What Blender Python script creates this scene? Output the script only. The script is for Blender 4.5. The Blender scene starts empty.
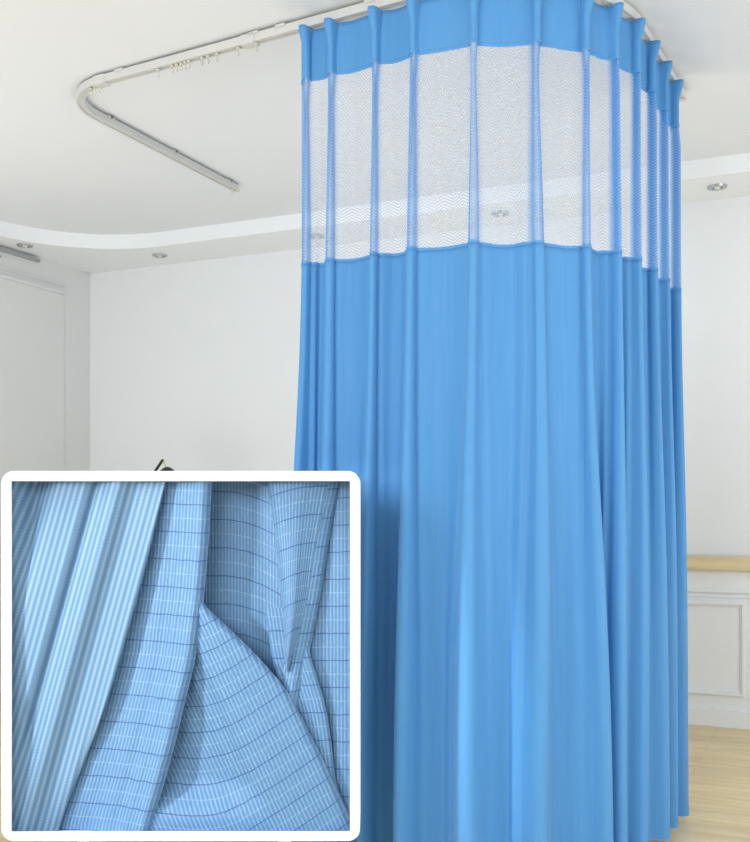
import bpy, math, random
from math import sin, cos, pi, sqrt
random.seed(7)
C = bpy.context.scene.collection
CAMZ = 1.176

# ------------------------------------------------------------ materials
def nmat(name):
    m = bpy.data.materials.new(name); m.use_nodes = True
    nt = m.node_tree; nt.nodes.clear()
    out = nt.nodes.new('ShaderNodeOutputMaterial')
    return m, nt, out

class NB:
    """small node helper"""
    def __init__(s, nt): s.nt = nt
    def n(s, t, **kw):
        x = s.nt.nodes.new(t)
        for k, v in kw.items(): setattr(x, k, v)
        return x
    def lk(s, a, b): s.nt.links.new(a, b)
    def m(s, op, a, b=None, c=None):
        x = s.n('ShaderNodeMath', operation=op)
        for i, v in enumerate((a, b, c)):
            if v is None: continue
            if isinstance(v, (int, float)): x.inputs[i].default_value = v
            else: s.lk(v, x.inputs[i])
        return x.outputs[0]
    def mix(s, f, a, b):
        x = s.n('ShaderNodeMix', data_type='RGBA')
        for i, v in ((0, f), (6, a), (7, b)):
            if isinstance(v, (int, float)): x.inputs[i].default_value = v
            elif isinstance(v, tuple): x.inputs[i].default_value = v if len(v) == 4 else v + (1,)
            else: s.lk(v, x.inputs[i])
        return x.outputs[2]
    def noise(s, vec, scale, detail=3, rough=.5):
        x = s.n('ShaderNodeTexNoise'); x.inputs['Scale'].default_value = scale
        x.inputs['Detail'].default_value = detail; x.inputs['Roughness'].default_value = rough
        if vec is not None: s.lk(vec, x.inputs['Vector'])
        return x.outputs[0]
    def bump(s, h, strength, dist):
        x = s.n('ShaderNodeBump'); x.inputs['Strength'].default_value = strength
        x.inputs['Distance'].default_value = dist; s.lk(h, x.inputs['Height'])
        return x.outputs[0]

def setc(sock, c): sock.default_value = c + (1,) if len(c) == 3 else c

def mat_simple(name, col, rough=.6, metal=0, noise_amt=.03, nscale=30, bump=0, spec=.5):
    m, nt, out = nmat(name); b = NB(nt)
    p = b.n('ShaderNodeBsdfPrincipled')
    tc = b.n('ShaderNodeTexCoord')
    f = b.noise(tc.outputs['Object'], nscale)
    dark = tuple(c * (1 - noise_amt * 2) for c in col); lite = tuple(min(1, c * (1 + noise_amt)) for c in col)
    b.lk(b.mix(f, dark, lite), p.inputs['Base Color'])
    p.inputs['Roughness'].default_value = rough; p.inputs['Metallic'].default_value = metal
    p.inputs['Specular IOR Level'].default_value = spec
    if bump: b.lk(b.bump(f, bump, .002), p.inputs['Normal'])
    b.lk(p.outputs[0], out.inputs[0]); return m

M = {}
M['wall'] = mat_simple('wall_paint', (.80, .815, .83), .7, noise_amt=.012, nscale=3, bump=.1)
M['wall_left'] = mat_simple('wall_panel_paint', (.74, .745, .74), .6, noise_amt=.015, nscale=3)
M['ceiling'] = mat_simple('ceiling_paint', (.78, .80, .83), .8, noise_amt=.01, nscale=2)
M['white'] = mat_simple('white_trim_paint', (.86, .875, .89), .45, noise_amt=.01)
M['rail'] = mat_simple('cream_rail_enamel', (.60, .60, .58), .35, noise_amt=.02)
M['rail_side'] = mat_simple('grey_rail_metal', (.50, .51, .50), .4, noise_amt=.02)
M['screw'] = mat_simple('dark_screw_metal', (.13, .13, .13), .4, .5)
M['plastic'] = mat_simple('cream_plastic', (.66, .64, .56), .5)
M['chrome'] = mat_simple('brushed_nickel', (.48, .49, .50), .3, .8)
M['dim'] = mat_simple('dark_lamp_well', (.16, .16, .16), .5)
M['lens'] = mat_simple('frosted_lens', (.85, .85, .83), .3)
M['black'] = mat_simple('black_enamel', (.012, .012, .016), .4)
M['brass'] = mat_simple('pale_brass', (.62, .58, .33), .4, .3)
M['frame'] = mat_simple('glossy_white_frame', (.97, .955, .955), .5, noise_amt=.004)
M['backing'] = mat_simple('blue_backing_cloth', (.03, .12, .36), .9)
M['slot'] = mat_simple('grey_vent_metal', (.36, .37, .38), .5)

def mat_wood(name, base, dark, planks=True):
    m, nt, out = nmat(name); b = NB(nt)
    p = b.n('ShaderNodeBsdfPrincipled'); tc = b.n('ShaderNodeTexCoord')
    mp = b.n('ShaderNodeMapping'); b.lk(tc.outputs['UV'], mp.inputs[0])
    mp.inputs['Scale'].default_value = (1.6, 22, 1)
    g = b.noise(mp.outputs[0], 1.6, 6, .6)
    mp2 = b.n('ShaderNodeMapping'); b.lk(tc.outputs['UV'], mp2.inputs[0]); mp2.inputs['Scale'].default_value = (.6, 5, 1)
    g2 = b.noise(mp2.outputs[0], 2.2, 3)
    gg = b.m('ADD', b.m('MULTIPLY', g, .7), b.m('MULTIPLY', g2, .5))
    r = b.n('ShaderNodeMapRange'); r.inputs[1].default_value = .42; r.inputs[2].default_value = .78; b.lk(gg, r.inputs[0])
    col = b.mix(r.outputs[0], dark, base)
    if planks:
        br = b.n('ShaderNodeTexBrick'); b.lk(tc.outputs['UV'], br.inputs[0])
        br.inputs['Scale'].default_value = 1; br.inputs['Brick Width'].default_value = 1.2
        br.inputs['Row Height'].default_value = .12; br.inputs['Mortar Size'].default_value = .0015
        setc(br.inputs['Color1'], (.92, .92, .92)); setc(br.inputs['Color2'], (1.0, 1.0, .98)); setc(br.inputs['Mortar'], (.68, .66, .62))
        x = b.n('ShaderNodeMix', data_type='RGBA', blend_type='MULTIPLY'); x.inputs[0].default_value = 1
        b.lk(col, x.inputs[6]); b.lk(br.outputs[0], x.inputs[7]); col = x.outputs[2]
    b.lk(col, p.inputs['Base Color']); p.inputs['Roughness'].default_value = .42
    b.lk(p.outputs[0], out.inputs[0]); return m
M['floor'] = mat_wood('pale_oak_planks', (.84, .70, .44), (.66, .50, .27))
M['oak'] = mat_wood('pale_oak_rail', (.82, .69, .42), (.62, .49, .27), False)

BLUE = (.088, .36, .80)
def cloth_shader(b, colsock, normal, trans=.25):
    d = b.n('ShaderNodeBsdfPrincipled'); d.inputs['Roughness'].default_value = .6
    d.inputs['Specular IOR Level'].default_value = .4
    d.inputs['Sheen Weight'].default_value = .4; d.inputs['Sheen Roughness'].default_value = .4
    setc(d.inputs['Sheen Tint'], (.75, .88, 1))
    t = b.n('ShaderNodeBsdfTranslucent'); mx = b.n('ShaderNodeMixShader'); mx.inputs[0].default_value = trans
    b.lk(colsock, d.inputs['Base Color']); b.lk(colsock, t.inputs[0])
    if normal is not None: b.lk(normal, d.inputs['Normal'])
    b.lk(d.outputs[0], mx.inputs[1]); b.lk(t.outputs[0], mx.inputs[2]); return mx.outputs[0]

def mat_curtain():
    m, nt, out = nmat('blue_curtain_cloth'); b = NB(nt)
    uv = b.n('ShaderNodeTexCoord').outputs['UV']
    mp = b.n('ShaderNodeMapping'); b.lk(uv, mp.inputs[0]); mp.inputs['Scale'].default_value = (90, 2, 1)
    f = b.noise(mp.outputs[0], 2.0, 3)
    col = b.mix(f, (.080, .305, .645), (.110, .36, .71))
    b.lk(cloth_shader(b, col, b.bump(f, .25, .002), .12), out.inputs[0]); return m
M['curtain'] = mat_curtain()

def mat_net():
    m, nt, out = nmat('blue_white_net'); b = NB(nt)
    uv = b.n('ShaderNodeTexCoord').outputs['UV']
    s = b.n('ShaderNodeSeparateXYZ'); b.lk(uv, s.inputs[0]); u, v = s.outputs[0], s.outputs[1]
    # chevron rows of open knots; v goes up, u across the cloth
    zig = b.m('PINGPONG', u, .035)
    w = b.m('ADD', v, b.m('MULTIPLY', zig, .55))
    rows = b.m('FRACT', b.m('MULTIPLY', w, 1 / .0105))
    line = b.m('LESS_THAN', rows, .40)
    cols = b.m('FRACT', b.m('MULTIPLY', b.m('ADD', u, b.m('MULTIPLY', w, .5)), 1 / .008))
    vert = b.m('LESS_THAN', cols, .20)
    thread = b.m('MAXIMUM', line, vert)
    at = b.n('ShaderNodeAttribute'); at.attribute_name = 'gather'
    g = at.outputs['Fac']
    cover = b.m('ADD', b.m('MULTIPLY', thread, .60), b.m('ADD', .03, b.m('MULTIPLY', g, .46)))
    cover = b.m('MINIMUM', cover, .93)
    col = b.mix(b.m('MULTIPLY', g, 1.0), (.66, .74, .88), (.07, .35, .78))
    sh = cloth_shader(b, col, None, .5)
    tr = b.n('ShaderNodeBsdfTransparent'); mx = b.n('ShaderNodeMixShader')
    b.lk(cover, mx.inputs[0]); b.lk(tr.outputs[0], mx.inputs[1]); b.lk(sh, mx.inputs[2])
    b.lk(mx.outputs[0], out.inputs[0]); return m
M['net'] = mat_net()

def mat_check(name='checked_blue_cloth', base=(.070, .190, .37), lite=(.31, .45, .60), darkline=(.012, .05, .21), period=29.5):
    m, nt, out = nmat(name); b = NB(nt)
    uv = b.n('ShaderNodeTexCoord').outputs['UV']
    s = b.n('ShaderNodeSeparateXYZ'); b.lk(uv, s.inputs[0])
    u = b.m('MULTIPLY', s.outputs[0], 100); v = b.m('MULTIPLY', s.outputs[1], 100)
    wob = b.m('MULTIPLY', b.m('SUBTRACT', b.noise(uv, 12, 3), .5), 2.2)
    ru = b.m('ADD', u, b.m('MULTIPLY', wob, .4))
    rib = b.m('ABSOLUTE', b.m('SUBTRACT', b.m('MULTIPLY', b.m('FRACT', b.m('MULTIPLY', ru, 1 / 3.7)), 2), 1))
    ribp = b.m('POWER', rib, 2.2)
    mp = b.n('ShaderNodeMapping'); b.lk(uv, mp.inputs[0]); mp.inputs['Scale'].default_value = (60, 16, 1)
    fn = b.noise(mp.outputs[0], 1.0, 2)
    f = b.m('MULTIPLY', ribp, b.m('MULTIPLY', fn, 1.15))
    col = b.mix(f, base, lite)
    vv = b.m('ADD', v, wob)
    fr = b.m('FRACT', b.m('MULTIPLY', vv, 1 / period))
    dk = b.m('LESS_THAN', fr, 1.2 / period)
    lt = b.m('MULTIPLY', b.m('LESS_THAN', b.m('ABSOLUTE', b.m('SUBTRACT', fr, .52)), .5 / period), b.m('MULTIPLY', fn, .6))
    col = b.mix(b.m('MULTIPLY', dk, .72), col, darkline)
    col = b.mix(lt, col, (.32, .49, .68))
    b.lk(cloth_shader(b, col, b.bump(ribp, .35, .0015), .04), out.inputs[0]); return m
M['check'] = mat_check()

def mat_rib():
    m, nt, out = nmat('ribbed_blue_cloth'); b = NB(nt)
    uv = b.n('ShaderNodeTexCoord').outputs['UV']
    s = b.n('ShaderNodeSeparateXYZ'); b.lk(uv, s.inputs[0])
    u = b.m('MULTIPLY', s.outputs[0], 100); v = b.m('MULTIPLY', s.outputs[1], 100)
    rib = b.m('ABSOLUTE', b.m('SUBTRACT', b.m('MULTIPLY', b.m('FRACT', b.m('MULTIPLY', u, 1 / 6.2)), 2), 1))
    dot = b.m('ABSOLUTE', b.m('SUBTRACT', b.m('MULTIPLY', b.m('FRACT', b.m('MULTIPLY', b.m('ADD', v, b.m('MULTIPLY', u, .8)), 1 / 3.6)), 2), 1))
    f = b.m('MULTIPLY', b.m('POWER', rib, 1.6), b.m('ADD', .35, b.m('MULTIPLY', dot, .75)))
    nz = b.noise(uv, 60, 2)
    col = b.mix(b.m('MULTIPLY', f, b.m('ADD', .6, b.m('MULTIPLY', nz, .7))), (.080, .185, .32), (.29, .42, .56))
    b.lk(cloth_shader(b, col, b.bump(rib, .4, .0015), .04), out.inputs[0]); return m
M['rib'] = mat_rib()

# ------------------------------------------------------------ mesh helpers
class MB:
    def __init__(s): s.v = []; s.f = []; s.uv = {}; s.sm = []
    def box(s, x0, x1, y0, y1, z0, z1, T=None):
        i = len(s.v)
        for z in (z0, z1):
            for (x, y) in ((x0, y0), (x1, y0), (x1, y1), (x0, y1)):
                p = (x, y, z); s.v.append(T(p) if T else p)
        for q in ((0, 3, 2, 1), (4, 5, 6, 7), (0, 1, 5, 4), (1, 2, 6, 5), (2, 3, 7, 6), (3, 0, 4, 7)):
            s.f.append([i + k for k in q])
    def lathe(s, prof, c=(0, 0, 0), n=24, T=None):
        i = len(s.v)
        for (r, z) in prof:
            for k in range(n):
                a = 2 * pi * k / n; p = (c[0] + r * cos(a), c[1] + r * sin(a), c[2] + z)
                s.v.append(T(p) if T else p)
        for j in range(len(prof) - 1):
            for k in range(n):
                k2 = (k + 1) % n
                s.f.append([i + j * n + k, i + j * n + k2, i + (j + 1) * n + k2, i + (j + 1) * n + k])
        s.f.append([i + k for k in range(n)][::-1]); s.f.append([i + (len(prof) - 1) * n + k for k in range(n)])
    def tube(s, pts, r, n=8):
        from mathutils import Vector
        i = len(s.v); P = [Vector(p) for p in pts]
        up = Vector((0, 0, 1))
        for j, p in enumerate(P):
            t = (P[min(j + 1, len(P) - 1)] - P[max(j - 1, 0)]).normalized()
            ref = Vector((0, 1, 0)) if abs(t.z) > .9 else up
            a = t.cross(ref).normalized(); c = t.cross(a).normalized()
            rr = r[j] if isinstance(r, (list, tuple)) else r
            for k in range(n):
                q = p + a * rr * cos(2 * pi * k / n) + c * rr * sin(2 * pi * k / n); s.v.append(tuple(q))
        for j in range(len(P) - 1):
            for k in range(n):
                k2 = (k + 1) % n
                s.f.append([i + j * n + k, i + j * n + k2, i + (j + 1) * n + k2, i + (j + 1) * n + k])
        s.f.append([i + k for k in range(n)][::-1]); s.f.append([i + (len(P) - 1) * n + k for k in range(n)])
    def build(s, name, mat, parent=None, smooth=False, bevel=0, uvs=None, org=None):
        from mathutils import Vector
        me = bpy.data.meshes.new(name)
        vs = s.v
        if org is not None: vs = [(x - org[0], y - org[1], z - org[2]) for x, y, z in vs]
        me.from_pydata(vs, [], s.f); me.update()
        o = bpy.data.objects.new(name, me); C.objects.link(o); me.materials.append(mat)
        if uvs is not None:
            l = me.uv_layers.new(name='UVMap')
            for lo in me.loops: l.data[lo.index].uv = uvs[lo.vertex_index]
        import bmesh
        bm = bmesh.new(); bm.from_mesh(me)
        if uvs is None and name not in ('ceiling',): bmesh.ops.recalc_face_normals(bm, faces=bm.faces)
        bm.to_mesh(me); bm.free()
        for p in me.polygons: p.use_smooth = smooth
        if smooth and uvs is None:
            try: me.set_sharp_from_angle(angle=math.radians(40))
            except Exception: pass
        if bevel:
            b = o.modifiers.new('bevel', 'BEVEL'); b.width = bevel; b.segments = 3; b.limit_method = 'ANGLE'
        if parent is not None: o.parent = parent
        if org is not None and parent is None: o.location = org
        return o

def tag(o, label, cat, group=None):
    o['label'] = label; o['category'] = cat
    if group: o['group'] = group
    return o
def thing(name, label, cat, loc, group=None):
    o = bpy.data.objects.new(name, None); C.objects.link(o); o.location = loc
    o.empty_display_size = .1
    return tag(o, label, cat, group)
def struct(o): o['kind'] = 'structure'; return o
def dup(root, loc, label=None):
    r = root.copy(); C.objects.link(r); r.location = loc
    if label: r['label'] = label
    for ch in list(root.children):
        c = ch.copy(); C.objects.link(c); c.parent = r
        for g in ch.children:
            d = g.copy(); C.objects.link(d); d.parent = c
    return r

# ------------------------------------------------------------ room (frame: u along back wall, v from back wall towards the camera)
W0 = (-2.0, 7.16); AU = (.9107, -.4131); AV = (-.4131, -.9107)
def R(p):
    u, v, z = p
    return (W0[0] + AU[0] * u + AV[0] * v, W0[1] + AU[1] * u + AV[1] * v, z)
UW, VL = 7.6, 7.6
ZS, ZC = 2.80, 2.89

mb = MB(); mb.box(-.1, UW + .1, -.1, VL, -.06, 0, R)
uvs = []
for (x, y, z) in mb.v:
    dx, dy = x - W0[0], y - W0[1]; uvs.append((dx * AU[0] + dy * AU[1], dx * AV[0] + dy * AV[1]))
struct(mb.build('floor', M['floor'], uvs=uvs))
mb = MB(); mb.box(-.12, UW + .12, -.12, 0, 0, 3.0, R); struct(mb.build('wall_back', M['wall']))
mb = MB(); mb.box(-.12, 0, 0, VL, 0, 3.0, R); struct(mb.build('wall_left', M['wall_left']))
# right wall with a tall window opening
mb = MB()
mb.box(UW, UW + .12, 0, 1.6, 0, 3.0, R); mb.box(UW, UW + .12, 5.8, VL, 0, 3.0, R)
mb.box(UW, UW + .12, 1.6, 5.8, 0, .5, R); mb.box(UW, UW + .12, 1.6, 5.8, 2.6, 3.0, R)
struct(mb.build('wall_right', M['wall']))
mb = MB()
for v in (1.6, 3.0, 4.4, 5.75): mb.box(UW + .03, UW + .09, v, v + .05, .5, 2.6, R)
mb.box(UW + .03, UW + .09, 1.6, 5.8, .5, .55, R); mb.box(UW + .03, UW + .09, 1.6, 5.8, 2.55, 2.6, R)
struct(mb.build('window_1', M['white']))
mb = MB(); mb.box(-.12, UW + .12, -.12, VL, ZC, ZC + .08, R); struct(mb.build('ceiling', M['ceiling']))

# lowered border of the ceiling with a big rounded inner corner
ui, vi, rr = .17, .42, .74
inner = [(UW, vi)]; outer = [(UW, 0)]
k = 10
for i in range(k + 1):
    u = UW - .2 - (UW - .2 - (ui + rr)) * i / k; inner.append((u, vi)); outer.append((u, 0))
cx, cy = ui + rr, vi + rr
n = 36
for i in range(1, n + 1):
    a = pi / 2 * i / n
    p = (cx - rr * sin(a), cy - rr * cos(a)); inner.append(p)
    d = (-sin(a), -cos(a))
    t = min((cx / -d[0]) if d[0] < -1e-6 else 1e9, (cy / -d[1]) if d[1] < -1e-6 else 1e9)
    outer.append((cx + d[0] * t, cy + d[1] * t))
for i in range(1, 11):
    v = cy + (VL - cy) * i / 10; inner.append((ui, v)); outer.append((0, v))
mb = MB(); N = len(inner)
for (p, q) in zip(inner, outer):
    mb.v += [R((q[0], q[1], ZS)), R((p[0], p[1], ZS)), R((p[0], p[1], ZC)), R((q[0], q[1], ZC))]
for i in range(N - 1):
    for j in range(4):
        j2 = (j + 1) % 4; mb.f.append([4 * i + j, 4 * i + j2, 4 * i + 4 + j2, 4 * i + 4 + j])
mb.f.append([0, 1, 2, 3]); mb.f.append([4 * N - 4 + j for j in (3, 2, 1, 0)])
struct(mb.build('trim_1', M['white']))

# left wall: shallow raised boarding with a moulding on top
mb = MB()
mb.box(0, .008, .27, VL, 0, 2.60, R)
mb.box(0, .018, .27, VL, 2.60, 2.62, R); mb.box(0, .014, .27, VL, 2.655, 2.665, R)
struct(mb.build('trim_2', M['wall_left'], bevel=.003))
mb = MB(); mb.box(.008, .02, .27, VL, 0, .10, R); struct(mb.build('baseboard_left', M['white'], bevel=.003))

# back wall wainscot
def wz(y, Y=5.43): return CAMZ - (y - 505) * Y / 1020
mb = MB()
mb.box(0, UW, 0, .012, 0.0, .83, R)
mb.box(0, UW, 0, .026, wz(592), wz(588.5), R)
mb.box(0, UW, 0, .020, wz(597), wz(594.5), R)
z1, z0 = wz(601.5), wz(694)
pu = 4.335      # right edge of the visible panel
panels = []
for kx in range(-4, 3):
    b1 = pu + kx * 1.42; a1 = b1 - 1.26
    if b1 > UW - .05 or a1 < .05: continue
    for ins, th, dd in ((0, .014, .028), (.014, .010, .020)):
        A0, B0, Z0, Z1 = a1 + ins, b1 - ins, z0 + ins, z1 - ins
        mb.box(A0, B0, .012, dd, Z1 - th, Z1, R); mb.box(A0, B0, .012, dd, Z0, Z0 + th, R)
        mb.box(A0, A0 + th, .012, dd, Z0 + th, Z1 - th, R); mb.box(B0 - th, B0, .012, dd, Z0 + th, Z1 - th, R)
struct(mb.build('trim_3', M['white'], bevel=.002))
mb = MB()
mb.box(0, UW, .012, .05, wz(570), wz(556), R)
uvs = []
for (x, y, z) in mb.v:
    dx, dy = x - W0[0], y - W0[1]; uvs.append((dx * AU[0] + dy * AU[1], z * 1.5))
o = struct(mb.build('trim_4', M['oak'], uvs=uvs)); bv = o.modifiers.new('b', 'BEVEL'); bv.width = .008; bv.segments = 3
mb = MB(); mb.box(0, UW, .012, .03, 0, wz(710), R); mb.box(0, UW, .012, .024, wz(710), wz(708), R)
struct(mb.build('baseboard_back', M['white'], bevel=.003))

# ceiling downlights
def downlight():
    t = thing('ceiling_light', '', 'ceiling light', (0, 0, 0), 'recessed downlights in the ceiling border')
    mb = MB(); mb.lathe([(.028, -.004), (.034, -.012), (.046, -.010), (.050, 0), (.049, .0)], n=28); mb.build('trim_ring', M['chrome'], t, True)
    mb = MB(); mb.lathe([(.027, -.006), (.0275, .0)], n=24); mb.build('lamp_well', M['dim'], t, True)
    mb = MB(); mb.lathe([(.002, -.012), (.012, -.0105), (.017, -.006)], n=20); mb.build('bulb', M['lens'], t, True)
    return t
dl = downlight()
spots = [((.157, .797), 'round recessed downlight by the curved step in the far left ceiling corner'),
         ((.77, .24), 'round recessed downlight over the back wall, between room corner and curtain'),
         ((1.92, .24), 'round recessed downlight seen through the net at the curtain left edge'),
         ((3.07, .24), 'round recessed downlight seen through the middle of the curtain net'),
         ((4.22, .24), 'round recessed downlight to the right of the curtain')]
for i, ((u, v), lb) in enumerate(spots):
    if i == 0: dl.location = R((u, v, ZS)); dl['label'] = lb
    else: dup(dl, R((u, v, ZS)), lb)

# slim air vent under the border on the left wall
t = thing('air_vent', 'slim grey slotted air vent high on the left wall under the ceiling border', 'air vent', R((0.0, .9, 2.74)))
def TL(p):
    q = R(p); return (q[0] - t.location[0], q[1] - t.location[1], q[2] - t.location[2])
mb = MB(); mb.box(0, .03, .52, 1.5, 2.765, 2.785, TL); mb.build('upper_slot', M['slot'], t, bevel=.003)
mb = MB(); mb.box(0, .02, .85, 1.5, 2.725, 2.735, TL); mb.build('lower_slot', M['slot'], t, bevel=.002)

# ------------------------------------------------------------ curtain rail
S = 1.021
E = (-.730 * S, 5.322 * S); CL = (-1.287 * S, 4.1005 * S); CR = (.641 * S, 3.028 * S); END = (1.2245 * S + .014, 4.095 * S + .026)
def fillet(p0, c, p1, r, n=20):
    from mathutils import Vector
    p0, c, p1 = Vector(p0), Vector(c), Vector(p1)
    a = (p0 - c).normalized(); b = (p1 - c).normalized()
    ang = a.angle(b); tl = r / math.tan(ang / 2)
    cen = c + (a + b).normalized() * (r / sin(ang / 2))
    s0 = c + a * tl; s1 = c + b * tl
    v0 = s0 - cen; v1 = s1 - cen; th = v0.angle(v1)
    out = []
    for i in range(n + 1):
        k = i / n
        q = cen + (v0 * sin((1 - k) * th) + v1 * sin(k * th)) / sin(th); out.append((q.x, q.y))
    return out
def seg(a, b, d=.03):
    L = math.dist(a, b); n = max(1, int(L / d))
    return [(a[0] + (b[0] - a[0]) * i / n, a[1] + (b[1] - a[1]) * i / n) for i in range(n)]
fl = fillet(E, CL, CR, .28); fr_ = fillet(CL, CR, END, .56, 30)
path = seg(E, fl[0]) + fl + seg(fl[-1], fr_[0])[1:] + fr_ + seg(fr_[-1], END)[1:] + [END]
cum = [0]
for i in range(1, len(path)): cum.append(cum[-1] + math.dist(path[i - 1], path[i]))
def at(s):
    """point and outward normal on the rail at arc length s"""
    if s <= 0: i = 1
    else:
        i = 1
        lo, hi = 1, len(cum) - 1
        while lo < hi:
            mid = (lo + hi) // 2
            if cum[mid] < s: lo = mid + 1
            else: hi = mid
        i = lo
    a, b = path[i - 1], path[i]; L = cum[i] - cum[i - 1]; k = (s - cum[i - 1]) / L
    # smooth tangent
    def tan(j):
        a, b = path[max(j - 1, 0)], path[min(j + 1, len(path) - 1)]; d = math.dist(a, b); return ((b[0] - a[0]) / d, (b[1] - a[1]) / d)
    kk = min(max(k, 0), 1); t0, t1 = tan(i - 1), tan(i)
    t = (t0[0] * (1 - kk) + t1[0] * kk, t0[1] * (1 - kk) + t1[1] * kk); d = math.hypot(*t); t = (t[0] / d, t[1] / d)
    return (a[0] + (b[0] - a[0]) * k, a[1] + (b[1] - a[1]) * k), t, (t[1], -t[0])
def s_of_px(px, lo=0, hi=None):
    hi = hi if hi is not None else cum[-1]
    best = None
    n = 3000
    for i in range(n + 1):
        s = lo + (hi - lo) * i / n; p, _, _ = at(s); e = abs(375 + 1020 * p[0] / p[1] - px)
        if best is None or e < best[0]: best = (e, s)
    return best[1]
S_CL = cum[len(seg(E, fl[0])) + 10]     # middle of the left bend

def sweep(prof, s0, s1, mb, d=.03):
    n = max(2, int((s1 - s0) / d)); i0 = len(mb.v); m = len(prof)
    for i in range(n + 1):
        p, t, nn = at(s0 + (s1 - s0) * i / n)
        for (l, z) in prof: mb.v.append((p[0] + nn[0] * l, p[1] + nn[1] * l, z))
    for i in range(n):
        for j in range(m):
            j2 = (j + 1) % m; mb.f.append([i0 + i * m + j, i0 + i * m + j2, i0 + (i + 1) * m + j2, i0 + (i + 1) * m + j])
    mb.f.append([i0 + j for j in range(m)][::-1]); mb.f.append([i0 + n * m + j for j in range(m)])
ZB, ZT = 2.850, 2.880
rail = thing('curtain_rail', 'cream U-shaped curtain rail with rounded bends fixed under the white ceiling', 'curtain rail', (0, 0, 0))
hw = .017
prof = [(-hw, ZB), (-hw + .008, ZB), (-hw + .008, ZB + .004), (hw - .008, ZB + .004), (hw - .008, ZB), (hw, ZB), (hw, ZT), (-hw, ZT)]
S_J1 = s_of_px(93, 0, S_CL + .4) if False else cum[len(seg(E, fl[0])) + 20]
S_J2 = s_of_px(250, S_CL, S_CL + 1.6)
for (a, b) in ((0, S_J1), (S_J1 + .002, S_J2), (S_J2 + .002, cum[-1])):
    mb = MB(); sweep(prof, a, b, mb); mb.build('track', M['rail'], rail)
# thin grey side strip that runs along the leg
for s in (S_J1, S_J2):
    mb = MB(); sweep([(-hw - .004, ZB - .005), (hw + .004, ZB - .005), (hw + .004, ZT + .002), (-hw - .004, ZT + .002)], s - .03, s + .03, mb, .02)
    mb.build('connector', M['rail'], rail, bevel=.002)
def s_px_front(px): return s_of_px(px, S_CL, S_CL + 2.2)
def s_px_leg(px): return s_of_px(px, 0, S_CL - .1)
for s in [s_px_leg(108), s_px_leg(173), s_px_leg(228), s_px_front(122), s_px_front(243) + .06, s_px_front(283), s_px_front(372)]:
    p, t_, n_ = at(s)
    mb = MB(); sweep([(-.021, ZT - .006), (.021, ZT - .006), (.021, ZT + .004), (-.021, ZT + .004)], s - .02, s + .02, mb, .02)
    sweep([(-.010, ZT + .002), (.010, ZT + .002), (.010, ZC), (-.010, ZC)], s - .012, s + .012, mb, .02)
    br = mb.build('bracket', M['rail'], rail)
    mb = MB(); q = at(s)[0]
    mb.lathe([(.003, -.003), (.007, -.002), (.007, .003)], c=(q[0] - n_[0] * .022, q[1] - n_[1] * .022, ZT), n=10)
    mb.build('screw', M['screw'], br)
for s in (0.0, cum[-1]):
    mb = MB(); sg = -1 if s == 0 else 1
    a, b = (s - .018, s + .006) if s == 0 else (s - .006, s + .018)
    sweep([(-.018, ZB - .004), (.018, ZB - .004), (.018, ZT + .003), (-.018, ZT + .003)], a, b, mb, .012)
    mb.build('end_cap', M['plastic'], rail, bevel=.002)

def glider(label, group, s):
    p, t_, n_ = at(s)
    t = thing('curtain_glider', label, 'glider', (p[0], p[1], ZB), group)
    mb = MB(); mb.lathe([(.003, -.008), (.0075, -.006), (.0075, .001), (.004, .003)], n=10); mb.build('wheel_housing', M['plastic'], t, True)
    mb = MB(); pts = [(0, 0, -.006)] + [(.007 * sin(a) * n_[0], .007 * sin(a) * n_[1], -.019 + .010 * cos(a)) for a in [i * pi / 8 for i in range(0, 17)]]
    mb.tube(pts, .0022, 6); mb.build('eyelet', M['plastic'], t, True)
    return t
g_e = 'small cream glider with an empty eyelet in the row left of the curtain'
g0 = None
for px in (158, 172, 176.5, 181, 185, 189, 202, 208, 217, 238, 256):
    s = s_px_front(px)
    if g0 is None: g0 = glider(g_e, 'empty gliders on the front run of the rail', s)
    else: dup(g0, (at(s)[0][0], at(s)[0][1], ZB))
g1 = None
for ds in (-.035, -.01, .015):
    s = S_J1 - .03 + ds
    if g1 is None: g1 = glider('small cream glider bunched at the left bend of the rail', 'gliders bunched at the left bend', s)
    else: dup(g1, (at(s)[0][0], at(s)[0][1], ZB))
glider('single cream glider hanging by the end cap of the short left rail leg', None, .03)

# ------------------------------------------------------------ curtain
S_A = s_px_front(301)
px_pleats = [309, 334, 378, 416, 474, 534, 583, 610]
sR = s_px_front(610)
pleats = [s_of_px(p, S_CL, cum[-1]) for p in px_pleats]
last = s_of_px(670, sR - .1, cum[-1])
base = pleats[-1]
for p in (631, 646, 658.5): pleats.append(s_of_px(p, base - .02, cum[-1]))
pleats.append(last); NP = len(pleats)
S_B = last + .045
gl2 = None
for i, s in enumerate(pleats):
    pass
tgap = 'cream glider carrying a pleat of the blue curtain'
for i, s in enumerate(pleats):
    if gl2 is None: gl2 = glider(tgap, 'gliders the curtain hangs from', s)
    else: dup(gl2, (at(s)[0][0], at(s)[0][1], ZB))
glider('cream glider at the far right rail end just past the curtain', None, min(S_B + .012, cum[-1] - .01))

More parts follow.
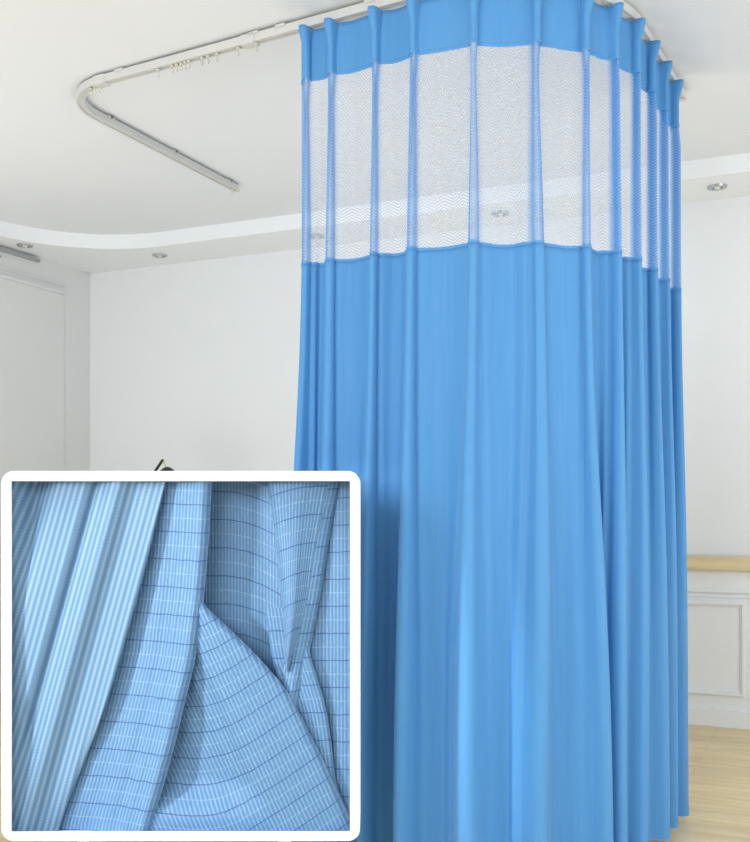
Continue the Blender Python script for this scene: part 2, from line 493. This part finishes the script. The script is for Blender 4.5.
ZTOP, ZH, ZM, ZBOT = 2.842, 2.665, 2.02, .025
rnd = [dict(w=random.uniform(.8, 1.25), d=random.uniform(.85, 1.15), ph=random.uniform(0, 6.28), sw=random.uniform(-1, 1)) for _ in range(NP)]
def sst(a, b, x):
    t = min(max((x - a) / (b - a), 0), 1); return t * t * (3 - 2 * t)
def lerp(a, b, t): return a + (b - a) * t
def curve_at(z):
    """control polyline (s, n, gather) of the cloth cross-section at height z"""
    pts = []
    low = sst(ZM, .3, z)              # 0 at net bottom, 1 near the floor
    flr = 0.055 * sst(2.6, 0.0, z)
    for i, s0 in enumerate(pleats):
        r = rnd[i]
        side = i >= 7
        # width & depth
        top = sst(ZTOP - .085, ZTOP, z)
        w = .026 + .012 * top; d = .030 + (.016 if side else .022) * top
        m = sst(ZH + .02, ZH - .1, z)
        w = lerp(w, .015 * r['w'], m)
        m2 = sst(ZH, ZM, z); w = lerp(w, .030 * r['w'], m2); d = lerp(d, .036 * r['d'], m)
        w = lerp(w, .050 * r['w'], low); d = lerp(d, .060 * r['d'], low)
        if side: w *= .85; d *= 1.1
        sway = r['sw'] * .012 * sst(ZM, .2, z) + .004 * sin(2.3 * z + r['ph']) * (1 - top)
        sc = s0 + sway
        # the far end of the cloth drifts forward towards its hem
        if side: sc -= .25 * ((i - 6) / 6) * sst(2.6, 0, z)
        gin = lerp(.012, .006, low)
        g = 1.0
        skew = .25 * w * sin(1.1 * z + r['ph']) * (1 - top)
        P = [(-w / 2 - lerp(.014, .03, low), 0, 0), (-w / 2, .004, .5), (-w * .46 + skew, d * .5, g), (-w * .34 + skew, d * .9, g * .8), (0 + skew, d * 1.04, .55),
             (w * .34 + skew, d * .9, g * .8), (w * .46 + skew, d * .5, g), (w / 2, .004, .5), (w / 2 + lerp(.014, .03, low), 0, 0)]
        # lower down the pleats relax into broad soft waves
        relax = .78 * sst(1.75, .35, z) * (.8 if side else 1)
        hl = (s0 - pleats[i - 1]) / 2 if i else .05
        hr = (pleats[i + 1] - s0) / 2 if i < NP - 1 else .05
        taus = (-.85, -.66, -.47, -.24, 0, .24, .47, .66, .85); NPn = []
        amp = (.050 if side else .085) * r['d']
        for tau, (a, b_, c) in zip(taus, P):
            ta = tau * (hl if tau < 0 else hr) * .82; tb = amp * (.5 + .5 * cos(pi * tau)) - .012 + .010 * (1 if abs(tau) < .3 else 0)
            NPn.append((lerp(a, ta, relax), lerp(b_, tb, relax), c))
        P = NPn
        if i == 0:
            P = P[1:]
            e0 = sc + P[0][0]; pts.append((min(S_A, e0 - .012) - .004 * low, -.022, .9)); pts.append((min(S_A, e0 - .010), -.004, .6))
        for (a, b, c) in P: pts.append((sc + a, b + flr, c))
        if i < NP - 1:
            sn = pleats[i + 1]; gap = sn - s0
            bow = -.16 * gap * lerp(.25, 1, sst(ZTOP, ZM, z)) * lerp(1, .75, low)
            if i % 2 and not side: bow *= .55
            rip = .006 * sin(1.7 * z + r['ph'] * 2)
            sn2 = sn
            if i + 1 >= 7: sn2 = sn - .25 * ((i + 1 - 6) / 6) * sst(2.6, 0, z)
            mid = (sc + sn2) / 2
            gp = sn2 - sc
            bow = lerp(bow, -.030, relax); rip *= 1 - relax
            q_ = lerp(.13, .035, relax)
            pts.append((mid - gp * q_, bow * .8 + rip + flr, 0)); pts.append((mid + gp * q_, bow + flr, 0))
    pts.append((sc + P[-1][0] + .03, -.012 + flr, .7))
    return pts
def catmull(P, sub):
    out = []
    n = len(P)
    for i in range(n - 1):
        p0, p1, p2, p3 = P[max(i - 1, 0)], P[i], P[i + 1], P[min(i + 2, n - 1)]
        for k in range(sub):
            t = k / sub
            out.append(tuple(.5 * ((2 * p1[j]) + (-p0[j] + p2[j]) * t + (2 * p0[j] - 5 * p1[j] + 4 * p2[j] - p3[j]) * t * t + (-p0[j] + 3 * p1[j] - 3 * p2[j] + p3[j]) * t ** 3) for j in range(3)))
    out.append(P[-1]); return out
def cloth_rows(z0, z1, n):
    rows = []
    for i in range(n + 1):
        z = z0 + (z1 - z0) * i / n
        row = []; L = 0; prev = None
        for (s, nn, g) in catmull(curve_at(z), 4):
            p, t, no = at(s)
            q = (p[0] + no[0] * nn, p[1] + no[1] * nn)
            if prev: L += math.dist(prev, q)
            prev = q; row.append((q[0], q[1], z, L, g))
        rows.append(row)
    return rows
def cloth(name, z0, z1, n, mat, parent, dz=None):
    rows = cloth_rows(z0, z1, n); mb = MB(); uvs = []; gs = []
    m = len(rows[0])
    for ri, row in enumerate(rows):
        for ci, (x, y, z, L, g) in enumerate(row):
            if dz: z += dz(ci / m, z)
            mb.v.append((x, y, z)); uvs.append((rows[0][ci][3], z)); gs.append(max(0, min(1, g)))
    for r in range(n):
        for c in range(m - 1): mb.f.append([r * m + c, r * m + c + 1, (r + 1) * m + c + 1, (r + 1) * m + c])
    o = mb.build(name, mat, parent, True, uvs=uvs)
    at_ = o.data.attributes.new('gather', 'FLOAT', 'POINT')
    for i, g in enumerate(gs): at_.data[i].value = g
    return o
cur = thing('privacy_curtain', 'long sky-blue pleated hospital curtain with a see-through net band, hanging from the ceiling rail', 'curtain', (0, 0, 0))
hd = cloth('header_band', ZH, ZTOP, 10, M['curtain'], cur)
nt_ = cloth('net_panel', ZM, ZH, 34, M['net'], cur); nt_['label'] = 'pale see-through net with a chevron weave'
cp = cloth('cloth_panel', ZBOT, ZM, 70, M['curtain'], cur)
for o, th in ((hd, .0015), (cp, .0015)):
    so = o.modifiers.new('solid', 'SOLIDIFY'); so.thickness = th; so.offset = 0
# folded hem along the foot and the two seams of the net
def band(name, z0, z1, off, parent, mat, n=2):
    rows = cloth_rows(z0, z1, n); mb = MB(); uvs = []; m = len(rows[0])
    for row in rows:
        for ci, (x, y, z, L, g) in enumerate(row):
            a = row[max(ci - 1, 0)]; b = row[min(ci + 1, m - 1)]
            tx, ty = b[0] - a[0], b[1] - a[1]; d = math.hypot(tx, ty) or 1
            mb.v.append((x + ty / d * off, y - tx / d * off, z)); uvs.append((L, z))
    for r in range(n):
        for c in range(m - 1): mb.f.append([r * m + c, r * m + c + 1, (r + 1) * m + c + 1, (r + 1) * m + c])
    return mb.build(name, mat, parent, True, uvs=uvs)
h = band('hem', ZBOT - .003, ZBOT + .03, .0025, cp, M['curtain'])
band('seam', ZH - .004, ZH + .006, .002, hd, M['curtain']); band('seam', ZM - .006, ZM + .004, .002, cp, M['curtain'])

# ------------------------------------------------------------ black adjustable lamp by the back wall
lk = 6.2 / 1020
def lp(px, py, dy=0): return ((px - 375) * lk, 6.2 + dy, CAMZ - (py - 505) * lk)
ex = lp(163, 459.5)
bx, by = lp(120, 500)[0], 6.2
lamp = thing('floor_lamp', 'black lamp with a slanted arm and small domed shade before the back wall', 'lamp', (bx, by, 0))
def rl(p): return (p[0] - bx, p[1] - by, p[2])
mb = MB(); mb.lathe([(.13, 0), (.13, .018), (.11, .028), (.02, .034)], n=32); mb.build('base', M['black'], lamp, True)
pt = lp(120, 524)
mb = MB(); mb.tube([(0, 0, .03), rl(pt)], .011, 12); mb.build('pole', M['black'], lamp, True)
mb = MB(); mb.tube([rl(pt), rl(ex)], .0085, 10); mb.build('arm', M['black'], lamp, True)
mb = MB(); mb.tube([rl(ex), rl(lp(166, 468))], .004, 8); mb.build('hanger', M['brass'], lamp, True)
c = rl(lp(167.5, 471))
mb = MB(); mb.lathe([(.088, -.16), (.086, -.10), (.074, -.05), (.056, -.015), (.040, .006), (.022, .020), (.004, .026)], c=c, n=28); mb.build('lamp_shade', M['black'], lamp, True)

# ------------------------------------------------------------ inset picture, built as a made-up freestanding frame with modelled cloth
FY = 3.00; fk = FY / 1020
def fx(px): return (px - 375) * fk
def fz(py): return CAMZ - (py - 505) * fk
fo = (fx(180.5), FY, 0)
fr = thing('inset_picture', 'inset picture of folded cloth with a white rounded border, built as a frame before the curtain', 'inset picture', fo)
def rrect(x0, x1, z0, z1, r, n=8):
    o = []
    for (cx, cz, a0) in ((x1 - r, z1 - r, 0), (x0 + r, z1 - r, 90), (x0 + r, z0 + r, 180), (x1 - r, z0 + r, 270)):
        for i in range(n + 1):
            a = math.radians(a0 + 90 * i / n); o.append((cx + r * cos(a), cz + r * sin(a)))
    return o
X0, X1, Z1f, Z0f = fx(1), fx(360), fz(471), fz(841.5)
ox = rrect(X0, X1, Z0f, Z1f, 12 * fk); ix = rrect(fx(11), fx(350), fz(832), fz(481), .5 * fk)
mb = MB(); n = len(ox)
loops = [(ox, FY + .16, 0), (ox, FY + .003, 0), (rrect(X0 + .003, X1 - .003, Z0f + .003, Z1f - .003, 11 * fk), FY, 0), (ix, FY, 0), (ix, FY + .008, 0),
         (rrect(X0 + .006, X1 - .006, Z0f + .006, Z1f - .006, 10 * fk), FY + .008, 0), (rrect(X0 + .006, X1 - .006, Z0f + .006, Z1f - .006, 10 * fk), FY + .16, 0)]
for (l, y, _) in loops:
    for (x, z) in l: mb.v.append((x - fo[0], y - fo[1], z))
for j in range(len(loops)):
    j2 = (j + 1) % len(loops)
    for i in range(n):
        i2 = (i + 1) % n; mb.f.append([j * n + i, j * n + i2, j2 * n + i2, j2 * n + i])
mb.build('frame', M['frame'], fr)
mb = MB(); mb.box(X0 + .006 - fo[0], X1 - .006 - fo[0],  .152, .16, Z0f + .006, Z1f - .006); mb.build('back_panel', M['backing'], fr)
for sx in (-.3, .3):
    mb = MB(); mb.box(sx - .02, sx + .02, .05, .09, .02, Z0f); lg = mb.build('leg', M['frame'], fr, bevel=.004)
    mb = MB(); mb.box(sx - .025, sx + .025, -.14, .20, 0, .02); mb.build('foot', M['frame'], lg, bevel=.004)

def interp(tab, y):
    if y <= tab[0][0]: return tab[0][1:]
    for a, b in zip(tab, tab[1:]):
        if y <= b[0]:
            t = (y - a[0]) / (b[0] - a[0]); return tuple(a[k] + (b[k] - a[k]) * t for k in range(1, len(a)))
    return tab[-1][1:]
def smooth_interp(tab, y, w=9):
    acc = None; offs = (-w, -w / 2, 0, w / 2, w)
    for d in offs:
        r = interp(tab, y + d); acc = r if acc is None else tuple(p + q for p, q in zip(acc, r))
    return tuple(p / len(offs) for p in acc)
def prof_at(tab, t):     # cosine-eased knots
    if t <= tab[0][0]: return tab[0][1]
    for a, b in zip(tab, tab[1:]):
        if t <= b[0]:
            k = (t - a[0]) / (b[0] - a[0]); k = (1 - cos(pi * k)) / 2; return a[1] + (b[1] - a[1]) * k
    return tab[-1][1]
fab = thing('draped_cloth', 'light blue ribbed and checked cloth gathered in folds in the inset picture', 'cloth', (fo[0], FY + .02, Z0f + .02))
def sheet(rows, depth, uvf, mat, y0, y1, nx=70, ny=110, label=None, curl_l=0, curl_r=0):
    """depth(x, y, t) in centimetres behind the frame lip"""
    mb = MB(); uvs = []
    for j in range(ny + 1):
        y = y0 + (y1 - y0) * j / ny; xl, xr = smooth_interp(rows, y)
        for i in range(nx + 1):
            t = i / nx; t = t if not curl_r else 1 - (1 - t) ** 1.5
            x = xl + (xr - xl) * t
            d = depth(x, y, t)
            if curl_r: e = max(0, 1 - (xr - x) / 9); d += curl_r * (1 - sqrt(max(0, 1 - e * e)))
            if curl_l: e = max(0, 1 - (x - xl) / 9); d += curl_l * (1 - sqrt(max(0, 1 - e * e)))
            Y = FY + .012 + d / 100
            mb.v.append((fx(x) - fab.location[0], Y - fab.location[1], fz(y) - fab.location[2]))
            uu, vv = uvf(x, y, t); uvs.append((uu / 100, vv / 100))
    m = nx + 1
    for r in range(ny):
        for c in range(nx): mb.f.append([r * m + c, (r + 1) * m + c, (r + 1) * m + c + 1, r * m + c + 1])
    o = mb.build('fold', mat, fab, True, uvs=uvs)
    if label: o['label'] = label
    return o
T0, T1 = 474, 841
aR = [(476, 164.5), (481, 163), (546, 148), (590, 136.5), (650, 119.6), (697, 106), (749, 86), (783, 71.5), (831, 53), (840, 50)]
bR = [(476, 209.5), (481, 209), (540, 206), (600, 201), (620, 198), (660, 193), (700, 183), (750, 171), (790, 160), (831, 148), (840, 146)]
def qa(x, y): return x + .275 * (y - 481)
pa = [(0, 9.5), (26, 8.6), (58, 2.4), (84, 2.8), (92, 5.4), (97, 4.0), (116, 1.0), (136, 4.2), (155, 3.6), (166, 1.2), (180, 1.5), (210, 4.6)]
def da(x, y, t):
    d = prof_at(pa, qa(x, y)) + .35 * sin(y / 60 + x / 40)
    return d - max(0, d - 2.2) * sst(26, 8, x)
sheet([(y, 3, x) for (y, x) in aR], da, lambda x, y, t: (qa(x, y), y), M['rib'], T0, T1, 90, 110, 'ribbed reverse side of the cloth', curl_r=1.6)
def bxl(y): return interp(aR, y)[0] - 14
def db(x, y, t):
    xr = smooth_interp(bR, y)[0]; q = xr - x
    return prof_at([(0, 1.0), (8, .9), (24, 3.2), (40, 5.6), (70, 7.0), (120, 7.5)], q)
sheet([(y, bxl(y), interp(bR, y)[0]) for y in range(476, 841, 12)], db,
      lambda x, y, t: (x - smooth_interp(bR, y)[0], y - 517 + 900 - .04 * x + 6 + (y - 517) * .045), M['check'], T0, T1, 70, 110, None, curl_r=3.2)
sheet([(470, 185, 292), (720, 185, 300)], lambda x, y, t: 13.0 - 3.5 * sst(256, 290, x),
      lambda x, y, t: (x * 1.1, y - 491 + 885 + 1 - 16 * (max(0, x - 212) / 58) ** 2), M['check'], T0, 720, 60, 60)
# right background sheet
sheet([(470, 292, 358), (840, 292, 358)], lambda x, y, t: 8.2 - 2.2 * sst(322, 348, x) + .2 * sin(y / 50),
      lambda x, y, t: (x, y - 498 + 885 + (y - 498) * .06 + .05 * x - 16), M['check'], T0, T1, 50, 60)
# lower right sheet G
gR = [(600, 300), (640, 306), (662, 309), (682, 316), (714, 325.5), (749, 330.5), (783, 334), (837, 345)]
sheet([(y, x - 40, x) for y, x in gR], lambda x, y, t: 6.8 - 2.0 * t, lambda x, y, t: (x - smooth_interp(gR, y)[0], y * 1.04 + 6 + .05 * x), M['check'], 610, T1, 40, 60, None, curl_r=1.5)
# narrow fold F
fR = [(476, 341), (481, 340), (527, 330), (556, 325.5), (593, 320), (623, 314), (655, 308), (708, 297), (730, 293)]
sheet([(y, x - 32 + 14 * sst(600, 730, y), x) for y, x in fR], lambda x, y, t: 4.4 + 1.2 * abs(t - .55) * 2, lambda x, y, t: (x - smooth_interp(fR, y)[0], y * 1.02 + .1 * x), M['check'], T0, 735, 40, 70, None, curl_r=1.6, curl_l=1)
# light tapering fold E
eR = [(476, 329, 264), (481, 328, 265), (519, 320.6, 270), (551, 314, 274), (593, 308, 278), (625, 301, 281), (654, 293, 281.5), (668, 288.5, 283), (674, 286.5, 284.5)]
sheet([(y, l, r) for y, r, l in eR], lambda x, y, t: 3.6 - 2.0 * sin(pi * min(1, t * 1.1)) + .5 * sst(.55, .7, t) * sst(1, .8, t),
      lambda x, y, t: (t * 60, y * 1.02 + .0 + 7 - 12 * (1 - t) ** 2), M['check'], T0, 674, 44, 80, None, curl_r=1.2, curl_l=3.5)
# big foreground fold D
dR = [(600, 196), (606, 200), (630, 226), (655, 252), (690, 283), (720, 300), (750, 315), (780, 330), (812, 345), (831, 353), (840, 358)]
def dd(x, y, t):
    ridge = 205 + .42 * (y - 640); q = x - ridge
    d = prof_at([(-90, 9.5), (-50, 8.2), (-28, 6.0), (-8, 3.0), (12, 1.6), (50, 1.9), (100, 3.2)], q)
    return d - max(0, d - 3.0) * sst(785, 826, y)
def sp(p, w=14): return w * math.log(1 + math.exp(max(-30, min(30, p / w))))
def duv(x, y, t):
    p = x - (208 + .15 * (y - 740)); g = -.62 * sp(p) + .1 * sp(-p) * -1
    return (x - .45 * (y - 605)) * .8, (y - g) * 1.10 + 8
sheet([(y, interp(bR, y)[0] - 9, x) for y, x in dR], dd, duv, M['check'], 602, T1, 90, 90, 'large diagonal foreground fold', curl_r=2.6)

# ------------------------------------------------------------ light
w = bpy.data.worlds.new('World'); bpy.context.scene.world = w; w.use_nodes = True
bg = w.node_tree.nodes['Background']; bg.inputs[0].default_value = (.90, .95, 1, 1); bg.inputs[1].default_value = .40
def area(name, loc, rot, size, sy, power, col=(1, 1, 1)):
    l = bpy.data.lights.new(name, 'AREA'); l.shape = 'RECTANGLE'; l.size = size; l.size_y = sy; l.energy = power; l.color = col
    o = bpy.data.objects.new(name, l); C.objects.link(o); o.location = loc; o.rotation_euler = rot; return o
# daylight entering through the window side of the room behind and left of the camera
import mathutils
def aim(name, loc, tgt, sx, sy, power, col=(1, 1, 1)):
    d = mathutils.Vector(tgt) - mathutils.Vector(loc)
    return area(name, loc, d.to_track_quat('-Z', 'Y').to_euler(), sx, sy, power, col)
aim('window_daylight', (-2.0, -.4, 2.5), (.4, 3.5, 1.1), 2.6, 1.6, 100, (.94, .975, 1))
area('ceiling_fill_left', (-2.3, 4.3, .45), (pi, 0, 0), 1.3, 1.3, 15, (.94, .975, 1))  # added upward fill that brightens the ceiling, no lamp stands here
area('ceiling_fill_right', (2.7, 3.3, .5), (pi, 0, 0), 1.2, 1.2, 4, (.92, .965, 1))  # unseen fill added on the right for ceiling and back wall
area('ceiling_fill_middle', (.25, 4.5, .8), (pi, 0, 0), .9, .9, 7, (.94, .975, 1))  # fill light added behind the curtain to lift the ceiling
p = R((UW - .05, 3.7, 1.55)); q = R((0, 3.7, 1.7))
aim('side_window_daylight', p, q, 3.8, 2.0, 54, (.91, .96, 1))

# added unseen spot for fold contrast, raking across the framed cloth from the left
sl = bpy.data.lights.new('added_fold_spot', 'SPOT'); sl.energy = 170; sl.spot_size = math.radians(31); sl.spot_blend = .2; sl.shadow_soft_size = .09; sl.color = (.96, .98, 1)
so = bpy.data.objects.new('added_fold_spot', sl); C.objects.link(so); so.location = (-2.35, 1.55, 1.35); so.scale = (.66, 1, 1)
so.rotation_euler = (mathutils.Vector((-.64, 3.02, .69)) - so.location).to_track_quat('-Z', 'Y').to_euler()

# ------------------------------------------------------------ camera
cam = bpy.data.cameras.new('camera'); co = bpy.data.objects.new('camera', cam); C.objects.link(co)
co.location = (0, 0, CAMZ); co.rotation_euler = (pi / 2, 0, 0)
cam.sensor_fit = 'HORIZONTAL'; cam.sensor_width = 36; cam.lens = 1020 / 750 * 36; cam.shift_y = 84 / 750
sc = bpy.context.scene; sc.camera = co
sc.view_settings.view_transform = 'Standard'; sc.view_settings.look = 'None'; sc.view_settings.gamma = 1
sc.view_settings.exposure = 0.6
